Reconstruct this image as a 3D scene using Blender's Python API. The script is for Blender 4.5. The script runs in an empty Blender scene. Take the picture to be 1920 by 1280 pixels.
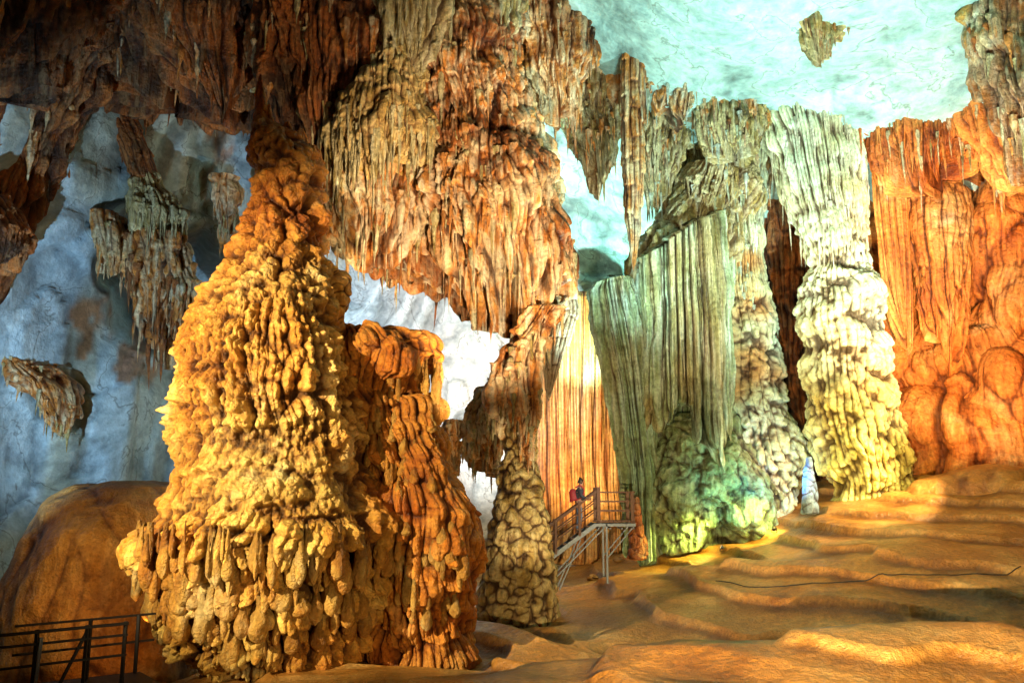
import bpy, bmesh, math, random, time
import numpy as np
from mathutils import Vector, Matrix
T0=time.time()
random.seed(5)
rng=np.random.RandomState(7)
SC=bpy.context.scene; COL=SC.collection
PI=math.pi
# ------------------------------------------------------------- camera
F=1663.0; PITCH=math.radians(10); EYE=Vector((0,0,3.0))
def at(px,py,Y):
    cp,sp=math.cos(PITCH),math.sin(PITCH)
    a=(px-960)/F; b=(640-py)/F
    d=Vector((a,cp-b*sp,sp+b*cp)); t=Y/d.y
    return EYE+d*t
cam=bpy.data.cameras.new('camera'); cam.sensor_width=36; cam.lens=36*F/1920; cam.clip_end=500
co=bpy.data.objects.new('camera',cam); COL.objects.link(co); co.location=EYE; co.rotation_euler=(PI/2+PITCH,0,0); SC.camera=co
SC.view_settings.view_transform='Standard'; SC.view_settings.look='None'; SC.view_settings.exposure=0
# ------------------------------------------------------------- noise
LAT=rng.rand(64,64,64).astype(np.float32)
JIT=rng.rand(32,32,32,3).astype(np.float32)
R1=rng.rand(4096).astype(np.float32)
def vn(p):
    p=np.asarray(p,np.float32); i=np.floor(p).astype(np.int32); f=p-i; f=f*f*(3-2*f); i&=63; j=(i+1)&63
    x0,y0,z0=i[...,0],i[...,1],i[...,2]; x1,y1,z1=j[...,0],j[...,1],j[...,2]
    fx,fy,fz=f[...,0],f[...,1],f[...,2]
    a=LAT[x0,y0,z0]*(1-fx)+LAT[x1,y0,z0]*fx; b=LAT[x0,y1,z0]*(1-fx)+LAT[x1,y1,z0]*fx
    c=LAT[x0,y0,z1]*(1-fx)+LAT[x1,y0,z1]*fx; d=LAT[x0,y1,z1]*(1-fx)+LAT[x1,y1,z1]*fx
    return ((a*(1-fy)+b*fy)*(1-fz)+(c*(1-fy)+d*fy)*fz)*2-1
def fbm(p,o=4,off=0.0):
    s=0; a=.5; q=np.asarray(p,np.float32)+off
    for k in range(o): s=s+a*vn(q); q=q*2.03+17.3; a*=.5
    return s
def worley(p):
    p=np.asarray(p,np.float32); i=np.floor(p).astype(np.int32); f=p-i
    best=np.full(p.shape[:-1],9.,np.float32)
    for dx in (-1,0,1):
        for dy in (-1,0,1):
            for dz in (-1,0,1):
                j=JIT[(i[...,0]+dx)&31,(i[...,1]+dy)&31,(i[...,2]+dz)&31]
                v=(j[...,0]+dx-f[...,0])**2+(j[...,1]+dy-f[...,1])**2+(j[...,2]+dz-f[...,2])**2
                best=np.minimum(best,v)
    return np.sqrt(best)
def sst(a,b,x):
    t=np.clip((x-a)/(b-a),0,1); return t*t*(3-2*t)
def nod(P,f,a,zs=.6):
    w=worley(P*np.array([f,f,f*zs],np.float32)+.35*vn(P*f*1.3+4)[...,None]); return a*np.clip(1-(w/.82)**2,0,1)
def drips(P,u,H,a,seed=0,fall=.12):
    u=u+.5*fbm(P*.6,3,seed)/max(.25,H*.3); i=np.floor(u).astype(int); fx=u-i
    dome=np.sqrt(np.clip(1-(2*fx-1)**2,0,1))
    r=R1[(i*7+seed*131)&4095]; r2=R1[(i*13+seed*57+99)&4095]
    t=P[...,2]/(H*(.7+.6*r2))+r*5+.5*fbm(P*.8,3,seed+3)/H; t=t-np.floor(t)
    return a*dome*(.35+.65*(1-t)**.7*sst(0,fall,t))*(.55+.7*r2)
def flute(P,u,a,seed=0):
    u=u+.6*fbm(P*np.array([.35,.35,.16],np.float32),3,seed); i=np.floor(u).astype(int); fx=u-i
    r=R1[(i*7+seed*131)&4095]
    return a*np.sqrt(np.clip(1-(2*fx-1)**2,0,1))*(.25+1.0*r)
def terr(P,H,a,seed=0):
    t=P[...,2]/H+.9*fbm(P*.9,4,seed)/H*.6; t=t-np.floor(t); return a*(1-t)*sst(0,.15,t)
def boxblur(a,k,wrap):
    for ax in (0,1):
        n=a.shape[ax]; kk=max(1,min(k,n//3)); pad=[(0,0),(0,0)]; pad[ax]=(kk,kk+1)
        b=np.pad(a,pad,mode='wrap' if (wrap and ax==1) else 'edge'); c=np.cumsum(b,axis=ax,dtype=np.float64)
        hi=np.take(c,np.arange(n)+2*kk,axis=ax); lo=np.take(c,np.arange(n),axis=ax)
        a=(hi-lo)/(2*kk)
    return a
# ------------------------------------------------------------- mesh helpers
def link(o,parent=None):
    COL.objects.link(o)
    if parent: o.parent=parent
    return o
def tag(o,label=None,cat=None,group=None,kind=None):
    if label:o['label']=label
    if cat:o['category']=cat
    if group:o['group']=group
    if kind:o['kind']=kind
    return o
def thing(name,label,cat,loc,group=None):
    o=bpy.data.objects.new(name,None); COL.objects.link(o); o.location=loc; o.empty_display_size=.3
    return tag(o,label,cat,group)
def raw_mesh(name,V,Q,tint=None):
    me=bpy.data.meshes.new(name); V=np.asarray(V,np.float32).reshape(-1,3); Q=np.asarray(Q,np.int32).reshape(-1,4)
    me.vertices.add(len(V)); me.vertices.foreach_set('co',V.ravel())
    me.loops.add(Q.size); me.loops.foreach_set('vertex_index',Q.ravel())
    me.polygons.add(len(Q)); me.polygons.foreach_set('loop_start',np.arange(0,Q.size,4,dtype=np.int32))
    me.polygons.foreach_set('use_smooth',np.ones(len(Q),bool))
    me.update(calc_edges=True)
    if tint is None: tint=np.ones((len(V),3),np.float32)
    c=np.ones((len(V),4),np.float32); c[:,:3]=np.clip(np.asarray(tint).reshape(-1,3),.03,1.5)
    at_=me.color_attributes.new('tint','FLOAT_COLOR','POINT'); at_.data.foreach_set('color',c.ravel())
    return me
def gridq(n,m,wrap,base=0,flip=False):
    i=np.arange(n-1)[:,None]; j=np.arange(m if wrap else m-1)[None,:]; k=(j+1)%m
    q=np.stack([i*m+j+0*k,i*m+k,(i+1)*m+k,(i+1)*m+j+0*k],-1).reshape(-1,4)+base
    return q[:,::-1] if flip else q
def mobj(name,me,mat,parent=None,loc=(0,0,0)):
    o=bpy.data.objects.new(name,me); me.materials.append(mat) if mat and not me.materials else None
    o.location=loc; return link(o,parent)
# ------------------------------------------------------------- materials
def rock(name,pal,scale=.5,streak=None,sk=.4,bump=.08,bs=9,rough=.6,line=0,spec=.4,contrast=(.3,.7),vein=None,grain=(.6,1.3)):
    m=bpy.data.materials.new(name); m.use_nodes=True; n=m.node_tree; N=n.nodes; L=n.links
    b=N['Principled BSDF']; b.inputs['Roughness'].default_value=rough; b.inputs['Specular IOR Level'].default_value=spec
    g=N.new('ShaderNodeNewGeometry'); pos=g.outputs['Position']
    t=N.new('ShaderNodeTexNoise'); t.inputs['Scale'].default_value=scale; t.inputs['Detail'].default_value=5; t.inputs['Roughness'].default_value=.65; t.inputs['Distortion'].default_value=.4
    L.new(pos,t.inputs['Vector'])
    r=N.new('ShaderNodeValToRGB'); e=r.color_ramp.elements
    lo,hi=contrast; k=len(pal)
    e[0].position=lo; e[0].color=(*pal[0],1); e[1].position=hi; e[1].color=(*pal[-1],1)
    for i in range(1,k-1):
        q=e.new(lo+(hi-lo)*i/(k-1)); q.color=(*pal[i],1)
    L.new(t.outputs['Fac'],r.inputs['Fac']); col=r.outputs['Color']
    s=None
    if streak or line:
        mp=N.new('ShaderNodeMapping'); mp.inputs['Scale'].default_value=(3.2,3.2,.25); L.new(pos,mp.inputs['Vector'])
        s=N.new('ShaderNodeTexNoise'); s.inputs['Scale'].default_value=1.6; s.inputs['Detail'].default_value=3; L.new(mp.outputs['Vector'],s.inputs['Vector'])
    if streak:
        sr=N.new('ShaderNodeMapRange'); sr.inputs['From Min'].default_value=.46; sr.inputs['From Max'].default_value=.64; sr.inputs['To Max'].default_value=sk
        L.new(s.outputs['Fac'],sr.inputs['Value'])
        mx=N.new('ShaderNodeMix'); mx.data_type='RGBA'; L.new(sr.outputs['Result'],mx.inputs['Factor']); L.new(col,mx.inputs['A']); mx.inputs['B'].default_value=(*streak,1); col=mx.outputs['Result']
    if vein:
        vv=N.new('ShaderNodeTexNoise'); vv.inputs['Scale'].default_value=.40; vv.inputs['Detail'].default_value=5; vv.inputs['Distortion'].default_value=.5; L.new(pos,vv.inputs['Vector'])
        ab=N.new('ShaderNodeMath'); ab.operation='SUBTRACT'; ab.inputs[1].default_value=.5; L.new(vv.outputs['Fac'],ab.inputs[0])
        a2=N.new('ShaderNodeMath'); a2.operation='ABSOLUTE'; L.new(ab.outputs[0],a2.inputs[0])
        vr=N.new('ShaderNodeMapRange'); vr.inputs['From Max'].default_value=.010; vr.inputs['To Min'].default_value=.6; vr.inputs['To Max'].default_value=0; L.new(a2.outputs[0],vr.inputs['Value'])
        mx=N.new('ShaderNodeMix'); mx.data_type='RGBA'; L.new(vr.outputs['Result'],mx.inputs['Factor']); L.new(col,mx.inputs['A']); mx.inputs['B'].default_value=(*vein,1); col=mx.outputs['Result']
    fn=N.new('ShaderNodeTexNoise'); fn.inputs['Scale'].default_value=bs; fn.inputs['Detail'].default_value=4; fn.inputs['Roughness'].default_value=.7; L.new(pos,fn.inputs['Vector'])
    fr=N.new('ShaderNodeMapRange'); fr.inputs['From Min'].default_value=.3; fr.inputs['From Max'].default_value=.7; fr.inputs['To Min'].default_value=grain[0]; fr.inputs['To Max'].default_value=grain[1]; L.new(fn.outputs['Fac'],fr.inputs['Value'])
    m1=N.new('ShaderNodeMix'); m1.data_type='RGBA'; m1.blend_type='MULTIPLY'; m1.inputs['Factor'].default_value=1; L.new(col,m1.inputs['A']); L.new(fr.outputs['Result'],m1.inputs['B'])
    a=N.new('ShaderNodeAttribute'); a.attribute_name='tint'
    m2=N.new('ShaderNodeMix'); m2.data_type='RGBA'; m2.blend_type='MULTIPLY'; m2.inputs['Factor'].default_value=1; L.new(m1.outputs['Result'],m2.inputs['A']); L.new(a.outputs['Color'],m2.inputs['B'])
    L.new(m2.outputs['Result'],b.inputs['Base Color'])
    last=None
    def addb(h,dist,st=1):
        nonlocal last
        bp=N.new('ShaderNodeBump'); bp.inputs['Distance'].default_value=dist; bp.inputs['Strength'].default_value=st
        L.new(h,bp.inputs['Height'])
        if last: L.new(last,bp.inputs['Normal'])
        last=bp.outputs['Normal']
    addb(fn.outputs['Fac'],bump)
    if line: addb(s.outputs['Fac'],line)
    if vein: addb(t.outputs['Fac'],.12)
    L.new(last,b.inputs['Normal'])
    return m
M={}
M['gold']=rock('gold_flowstone',[(.42,.16,.02),(.64,.32,.05),(.79,.49,.12),(.87,.66,.29)],.7,(.48,.17,.02),.45,.13,10,.42,contrast=(.32,.68))
M['rust']=rock('rust_stalactite_rock',[(.05,.02,.008),(.34,.11,.018),(.66,.26,.05),(.74,.54,.28),(.30,.12,.035)],.7,(.76,.64,.42),.75,.12,8,.45,line=.12)
M['dark']=rock('dark_brown_rock',[(.02,.012,.008),(.10,.035,.012),(.42,.13,.025),(.14,.08,.035)],.6,(.36,.22,.10),.4,.14,8,.45,line=.16)
M['olive']=rock('olive_cream_rock',[(.10,.06,.015),(.40,.28,.08),(.70,.58,.29),(.44,.33,.13)],.8,(.78,.70,.46),.6,.12,9,.45,line=.14)
M['white']=rock('white_calcite',[(.52,.42,.22),(.74,.71,.54),(.83,.82,.72)],.55,(.55,.48,.28),.5,.10,8,.4,line=.10)
M['green']=rock('pale_curtain_calcite',[(.16,.16,.07),(.44,.48,.30),(.70,.77,.64)],.8,(.82,.86,.82),.75,.09,8,.42,line=.18)
M['orange']=rock('orange_flowstone',[(.34,.07,.012),(.66,.20,.03),(.78,.33,.08),(.82,.50,.22)],.45,(.48,.12,.02),.4,.12,7,.45,line=.06)
M['amber']=rock('amber_drapery',[(.62,.26,.06),(.78,.44,.14),(.84,.60,.30)],.4,(.52,.16,.03),.9,.03,7,.5,line=.2)
M['mound']=rock('smooth_mound_rock',[(.18,.07,.015),(.38,.17,.03),(.52,.30,.08)],.5,(.48,.27,.09),.5,.10,10,.4)
M['shell']=rock('cave_limestone',[(.24,.25,.25),(.50,.54,.56),(.76,.78,.78),(.46,.50,.53),(.82,.83,.82)],.4,None,0,.05,4.2,.42,contrast=(.30,.70),vein=(.12,.09,.07),grain=(.76,1.16))
M['floor']=rock('floor_flowstone',[(.28,.10,.012),(.54,.24,.045),(.72,.42,.13)],.5,None,0,.07,7,.30,spec=.5)
def plain(name,c,rough=.5,metal=0,em=None,es=0,ns=20,amt=.25):
    m=bpy.data.materials.new(name); m.use_nodes=True; n=m.node_tree; N=n.nodes; L=n.links; b=N['Principled BSDF']
    t=N.new('ShaderNodeTexNoise'); t.inputs['Scale'].default_value=ns; t.inputs['Detail'].default_value=3
    r=N.new('ShaderNodeValToRGB'); r.color_ramp.elements[0].position=.3; r.color_ramp.elements[1].position=.7
    r.color_ramp.elements[0].color=(*[x*(1-amt) for x in c],1); r.color_ramp.elements[1].color=(*[min(1,x*(1+amt)) for x in c],1)
    L.new(t.outputs['Fac'],r.inputs['Fac']); L.new(r.outputs['Color'],b.inputs['Base Color'])
    b.inputs['Roughness'].default_value=rough; b.inputs['Metallic'].default_value=metal
    if em: b.inputs['Emission Color'].default_value=(*em,1); b.inputs['Emission Strength'].default_value=es
    return m
M['wood']=plain('brown_wood',(.13,.055,.025),.6); M['steel']=plain('galvanised_steel',(.17,.20,.23),.5,.3)
M['darksteel']=plain('dark_steel',(.018,.014,.012),.6,.2); M['black']=plain('black_rubber',(.015,.013,.012),.6)
M['lens']=plain('lamp_lens',(.9,.9,.8),.2,0,(1,.95,.7),1.5)
M['skin']=plain('skin',(.45,.25,.17),.55); M['hair']=plain('black_hair',(.02,.015,.012),.5); M['red']=plain('red_nylon',(.35,.02,.03),.55)
M['shirt']=plain('dark_shirt',(.04,.045,.07),.8); M['jeans']=plain('grey_blue_jeans',(.12,.17,.28),.85); M['shoe']=plain('shoe',(.04,.035,.03),.6)
# ------------------------------------------------------------- formation builder
def smooth1(a,k):
    if k<1: return a
    w=np.hanning(2*k+3)[1:-1]; w/=w.sum(); ap=np.pad(a,k,mode='edge')
    return np.convolve(ap,w,'valid')
def formation(name,rows,Y,ratio,nt,nz,style,mat,parent=None,seed=0,amp=1.0,sm=None,lean=0.35,rag=0,tintfn=None,cavs=1.0,slope=0,bend=0):
    pts=[]
    for (py,xl,xr) in rows:
        a=at(xl,py,Y); b=at(xr,py,Y); pts.append(((a.x+b.x)/2,max(.01,(b.x-a.x)/2),a.z))
    pts.sort(key=lambda q:q[2]); pts=np.array(pts,np.float64)
    s=np.concatenate([[0],np.cumsum(np.hypot(np.diff(pts[:,1]),np.diff(pts[:,2])))])
    S=np.linspace(0,s[-1],nz); k=int(nz/len(rows)*.4) if sm is None else sm
    cx=smooth1(np.interp(S,s,pts[:,0]),k); r=smooth1(np.interp(S,s,pts[:,1]),k); z=np.interp(S,s,pts[:,2])
    ph=np.linspace(-PI,PI,nt,endpoint=False); th=-PI/2+ph-.5*np.sin(ph)
    c,sn=np.cos(th)[None,:],np.sin(th)[None,:]
    end=np.minimum(1,np.sqrt(np.clip(np.minimum(np.arange(nz),np.arange(nz)[::-1])/max(2,nz*.03),0,1)))
    R=(r*end)[:,None]
    P=np.stack([cx[:,None]+R*c,Y+ratio*R*sn,z[:,None]+0*c],-1).astype(np.float32)
    dr=np.gradient(r,S); dz=np.gradient(z,S)
    ln=np.hypot(dr,dz)+1e-6; nr=(dz/ln)[:,None]; nzv=(-dr/ln)[:,None]
    NN=np.stack([c*nr,sn*nr,nzv+0*c],-1).astype(np.float32)
    TH=np.broadcast_to(th[None,:],R.shape[:1]+(nt,)).astype(np.float32)
    q=P+seed*11.7; rm=float(np.mean(r)); size=np.clip(R/ (rm*.6+.01),.12,1)
    zn=((z-z[0])/(z[-1]-z[0]))[:,None]+0*TH
    arc=TH*rm if ratio>.45 else P[...,0]*1.0
    if slope: P[...,2]+=slope*(P[...,0]-cx[:,None])*zn**.7
    if bend: P[...,1]+=bend*fbm(P*np.array([.45,0,.06],np.float32),2,seed)
    d=style(q,arc,P,rm,zn,seed)*amp*size
    d=d-.85*smooth1(d.mean(1),max(2,nz//40))[:,None]
    Pd=P+NN*d[...,None]; Pd[...,2]-=lean*d*.6
    if rag:
        for cw,wt in ((.75,1.),(.28,.45)):
            u=arc/cw+seed; i=np.floor(u).astype(int); fx=u-i; rr=R1[(i*11+seed*37)&4095]
            Pd[...,2]-=rag*wt*(1-zn)**2.2*(rr**1.5*np.sqrt(np.clip(1-(2*fx-1)**2,0,1))*1.6-.4)
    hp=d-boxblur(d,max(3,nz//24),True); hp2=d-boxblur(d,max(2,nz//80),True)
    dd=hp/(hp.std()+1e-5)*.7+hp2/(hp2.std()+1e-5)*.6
    cav=1-cavs*(1-(.18+.82*sst(-1.8,.6,dd)))  # crevices darkened: shade put into the tint along with brown staining
    hi=sst(.5,2.2,dd)*.32  # raised parts lightened in the tint, a painted highlight
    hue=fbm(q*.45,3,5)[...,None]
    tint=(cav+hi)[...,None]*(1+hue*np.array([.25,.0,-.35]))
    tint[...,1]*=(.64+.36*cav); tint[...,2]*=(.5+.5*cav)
    if tintfn: tint=tint*tintfn(P)
    base=Vector((float(cx[0]),Y,float(z[0])))
    org=np.array(parent.location if parent else base,np.float32)
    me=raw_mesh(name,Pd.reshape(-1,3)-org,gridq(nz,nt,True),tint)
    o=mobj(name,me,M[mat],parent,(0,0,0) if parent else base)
    return o,dict(P=Pd,N=NN,zn=zn,rm=rm,cx=cx,r=r,z=z,Y=Y,ratio=ratio)
def st_hang(q,arc,P,rm,zn,seed):
    d=.5*rm*fbm(q*(.9/max(rm,.6)),3)+drips(q,arc/.6,2.4,.40,seed)+drips(q,arc/.22,1.1,.16,seed+5)+.2*fbm(q*1.6,3)
    return d+nod(q,1.3,.18,.5)
def st_rug(q,arc,P,rm,zn,seed):
    return nod(q,.6,.7,.9)+.9*fbm(q*.4,4)+drips(q,arc/.4,1.2,.36,seed)+drips(q,arc/.15,.7,.2,seed+5)+nod(q,1.6,.3,.7)
def st_mass(q,arc,P,rm,zn,seed):
    return nod(q,.42,1.5,.8)+.9*fbm(q*.35,3)+drips(q,arc/.7,2.2,.45,seed)+drips(q,arc/.24,1.1,.17,seed+5)+nod(q,1.4,.2,.6)
def st_small(q,arc,P,rm,zn,seed):
    return .25*rm*fbm(q*1.5,3)+flute(q,arc/.16,.08,seed)+drips(q,arc/.3,1.,.12,seed)
def st_flute(q,arc,P,rm,zn,seed):
    return flute(q,arc/.62,.46,seed+1)+flute(q,arc/.24,.28,seed)+flute(q,arc/.10,.10,seed+3)+.35*fbm(q*.6,4)+drips(q,arc/.24,2.2,.12,seed+7)
def st_fine(q,arc,P,rm,zn,seed):
    return flute(q,arc/.5,.18,seed)+flute(q,arc/.13,.05,seed+3)+.12*fbm(q*.5,3)
def st_column(q,arc,P,rm,zn,seed):
    up=sst(.5,.62,zn)
    lo=nod(q,.8,.40,.9)+nod(q,1.9,.20,.9)+nod(q,4.2,.09,.9)+drips(q,arc/.3,1.0,.18,seed)+.4*fbm(q*.9,4)
    hi=drips(q,arc/.45,4.0,.28,seed)+drips(q,arc/.14,2.0,.16,seed+2)+nod(q,.8,.15,1.6)
    return lo*(1-up)+hi*up+.35*fbm(q*.45,4)
def st_knob(q,arc,P,rm,zn,seed):
    return nod(q,1.6,.2,.8)+nod(q,3.2,.2,1.0)+.12*fbm(q*1.5,3)
def st_lump(q,arc,P,rm,zn,seed):
    return nod(q,.8,.55,.8)+nod(q,2.1,.22,.9)+nod(q,5,.06,.9)+.9*fbm(q*.7,4)
def st_bulge(q,arc,P,rm,zn,seed):
    return nod(q,.34,1.8,.8)+nod(q,.75,.85,.8)+drips(q,arc/.4,1.6,.14,seed)+.4*fbm(q*.4,3)+drips(q,arc/.15,.9,.08,seed)
def st_smooth(q,arc,P,rm,zn,seed):
    return .8*fbm(q*.35,4)+.05*fbm(q*2,3)+nod(q,.5,.3,.5)
def st_base(q,arc,P,rm,zn,seed):
    return nod(q,.8,.45,.9)+nod(q,2.,.22,.8)+drips(q,arc/.34,1.3,.24,seed)+drips(q,arc/.14,.7,.1,seed+1)+.7*fbm(q*.6,4)+terr(q,.9,.08)
def st_main(q,arc,P,rm,zn,seed):
    z=P[...,2]+.9*fbm(q*.5,3)
    top=sst(8.0,8.8,z); midk=sst(6.4,7.6,z)*(1-top); drp=sst(3.6,4.6,z)*(1-sst(6.4,7.8,z)); slope=sst(2.6,3.2,z)*(1-sst(3.6,4.7,z)); low=1-sst(2.5,3.1,z)
    n0=nod(q,.9,1,.7); n1=nod(q,1.9,1,.8); n2=nod(q,3.8,1,.75); n3=nod(q,7.5,1,.8)
    d=top*(.36*n1+.26*n2)+midk*(.16*n1+.18*n2)+slope*(.05*n1+.12*n2)+.075*n3
    d=d+drp*(drips(q,arc/.5,1.3,.32,2)+drips(q,arc/.25,.85,.25,3)+drips(q,arc/.12,.5,.12,9)+.12*n2)
    d=d+low*(drips(q,arc/.7,1.5,.42,5)+drips(q,arc/.33,.95,.34,4,.2)+drips(q,arc/.16,.6,.14,8)+.12*n2)
    d=d+(terr(q,.8,.13,3)+terr(q,.3,.04,8))*(1-top)
    return d+(.7*fbm(q*.45,3)+.3*n0)*(1-.75*top)
# ------------------------------------------------------------- stalactite prototypes
STM={}
def st_variant(k):
    nv,nt=44,14
    v=np.linspace(0,1,nv)[:,None]; th=np.linspace(0,2*PI,nt,endpoint=False)[None,:]
    r=(1-v)**(.75+.35*R1[k])*(1+.25*np.sin(v*9+k))*.9+.03
    r=r*np.where(v>.97,.5,1)
    bx=.25*np.sin(v*3+k*2)*v; by=.2*np.cos(v*2.5+k)*v
    q=np.stack([np.cos(th)*r*1.6+k*5,np.sin(th)*r*1.6+0*v,v*9+0*th],-1)
    dd=vn(q)
    q2=np.stack([np.cos(th)*2.2+k*3+0*v,np.sin(th)*2.2+0*v,v*1.5+0*th],-1)
    R=r*(1+.28*dd+.35*vn(q2))
    P=np.stack([bx+R*np.cos(th),by+R*np.sin(th),-v+0*th],-1)
    tint=np.clip(.85+.3*dd,.4,1.15)[...,None]*np.ones(3)
    return P.astype(np.float32),tint
for k in range(9): STM[k]=st_variant(k)
MESHC={}
def st_mesh(k,mat):
    if (k,mat) not in MESHC:
        P,t=STM[k]; me=raw_mesh('stalactite',P.reshape(-1,3),gridq(P.shape[0],P.shape[1],True,flip=True),t); me.materials.append(M[mat]); MESHC[(k,mat)]=me
    return MESHC[(k,mat)]
def put_st(parent,p,r,L,mat,tilt=.04):
    k=random.randrange(9); me=st_mesh(k,mat)
    o=bpy.data.objects.new('stalactite',me); link(o,parent)
    o.location=Vector(p)-parent.location; o.scale=(r,r,L); o.rotation_euler=(random.uniform(-tilt,tilt),random.uniform(-tilt,tilt),random.uniform(0,6.28))
    return o
def fringe(parent,G,n,L,r,mat,zr=(0,.6),bias=1.5,mats=None):
    P,N,zn=G['P'],G['N'],G['zn']; nz,nt=P.shape[:2]; c=0; tries=0
    while c<n and tries<n*30:
        tries+=1
        f=zr[0]+(zr[1]-zr[0])*random.random()**bias
        i=min(nz-1,int(f*nz)); j=random.randrange(nt)
        if N[i,j,1]>.25 and N[i,j,2]>-.5: continue
        p=Vector([float(x) for x in P[i,j]]); nn=Vector([float(x) for x in N[i,j]])
        rr=random.uniform(*r); ll=L[0]+(L[1]-L[0])*random.random()**1.8
        put_st(parent,p-nn*rr*.45+Vector((0,0,rr*1.2)),rr,ll+rr,random.choice(mats) if mats else mat); c+=1
def hang(name,label,cat,rows,Y,ratio,mat,n,L,r,seed,group=None,style=None,nt=220,nz=200,amp=1,zr=(0,.7),mats=None,part='rock_body',bias=1.5,rag=1.0,tintfn=None):
    top=min(q[0] for q in rows); row=[q for q in rows if q[0]==top][0]
    t=thing(name,label,cat,at((row[1]+row[2])/2,top,Y),group)
    o,G=formation(part,rows,Y,ratio,nt,nz,style or st_hang,mat,t,seed,amp,rag=rag,tintfn=tintfn)
    fringe(t,G,n,L,r,mat,zr,bias,mats)
    return t,G
# ------------------------------------------------------------- cave shell
def shell():
    nu,nv=640,420
    u=np.linspace(-1.95,1.95,nu)[None,:]; v=np.linspace(0,1,nv)[:,None]
    pr=np.array([(1.0,-4),(1.02,2),(1.02,6),(1.0,10.5),(.94,13.8),(.84,16.0),(.7,17.2),(.5,17.9),(.3,18.3),(.02,19)])
    s=np.concatenate([[0],np.cumsum(np.hypot(np.diff(pr[:,0]*36),np.diff(pr[:,1])))]); s/=s[-1]
    rho=smooth1(np.interp(v[:,0],s,pr[:,0]),14)[:,None]; z=smooth1(np.interp(v[:,0],s,pr[:,1]),14)[:,None]
    A=np.where(u<0,22.,42.)
    P=np.stack([A*rho*np.sin(u),43*rho*np.cos(u),z+0*u],-1).astype(np.float32)
    P[...,2]+=5.2*(1-sst(-4,7.5,P[...,0]))*sst(10,16.5,P[...,2])
    C=np.array([0,8,6],np.float32); N=C-P; N/=np.linalg.norm(N,axis=-1,keepdims=True)
    ceil=sst(13.5,17,P[...,2])*sst(-3,3,P[...,0])
    q=P*.13
    d=2.0*fbm(q,2)*(1-.4*ceil)+.7*np.abs(vn(P*.2+9))*(1-.4*ceil)+.22*fbm(P*.4,4)*(1-.3*ceil)
    w=worley(P*.16+3.3+.5*vn(P*.3)[...,None]); d+=1.1*np.clip(1-(w/.9)**2,0,1)*(1-.5*ceil)
    sp=fbm(P*np.array([.18,.18,.12],np.float32),2,91)*5; d+=.3*(sst(.44,.56,sp-np.floor(sp)))*(1-.6*ceil)
    rid=1-np.abs(fbm(P*.2,4,31))*18; d-=.28*np.clip(rid,0,1)**1.5*(1-.5*ceil)
    d-=.9
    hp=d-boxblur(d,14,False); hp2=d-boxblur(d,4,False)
    cav=.5+.5*sst(-2.6,-.2,hp/hp.std()*.6+hp2/hp2.std()*.7)  # shade of cracks and hollows put into the wall tint
    for (px,py,Y,rad,dep) in ((310,520,31,2.9,6.),(1475,640,38,2.5,3.)):
        c=np.array(at(px,py,Y)); dist=np.linalg.norm((P-c)*np.array([1,.35,.8]),axis=-1)+.8*fbm(P*.6,3)
        d-=dep*(1-sst(rad*.45,rad,dist))
    P2=P+N*d[...,None]
    x=P[...,0]; zz=P[...,2]; n=2.5*fbm(P*.15,3,40)
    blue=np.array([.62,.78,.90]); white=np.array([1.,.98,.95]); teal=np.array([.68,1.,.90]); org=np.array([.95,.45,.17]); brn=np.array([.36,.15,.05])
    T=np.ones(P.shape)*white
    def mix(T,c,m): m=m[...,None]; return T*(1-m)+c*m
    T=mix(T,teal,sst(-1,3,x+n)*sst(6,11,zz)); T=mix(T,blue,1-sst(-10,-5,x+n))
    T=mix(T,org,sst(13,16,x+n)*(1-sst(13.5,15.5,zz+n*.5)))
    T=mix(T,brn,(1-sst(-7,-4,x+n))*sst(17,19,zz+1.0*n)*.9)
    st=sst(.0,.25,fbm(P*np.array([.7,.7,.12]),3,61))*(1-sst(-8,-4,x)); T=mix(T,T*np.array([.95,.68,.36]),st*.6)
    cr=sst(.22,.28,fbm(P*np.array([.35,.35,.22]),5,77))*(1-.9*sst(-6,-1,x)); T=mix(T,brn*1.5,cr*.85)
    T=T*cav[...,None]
    cut=int(nv*.60)
    for nm,a,b in (('cave_wall',0,cut+1),('cave_ceiling',cut,nv)):
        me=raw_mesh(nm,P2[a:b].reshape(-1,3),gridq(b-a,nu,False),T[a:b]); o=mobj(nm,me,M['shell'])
        tag(o,'smooth blue grey limestone wall of the cave' if nm=='cave_wall' else 'pale teal limestone ceiling of the cave','cave wall' if nm=='cave_wall' else 'cave ceiling',kind='structure')
shell()
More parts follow.
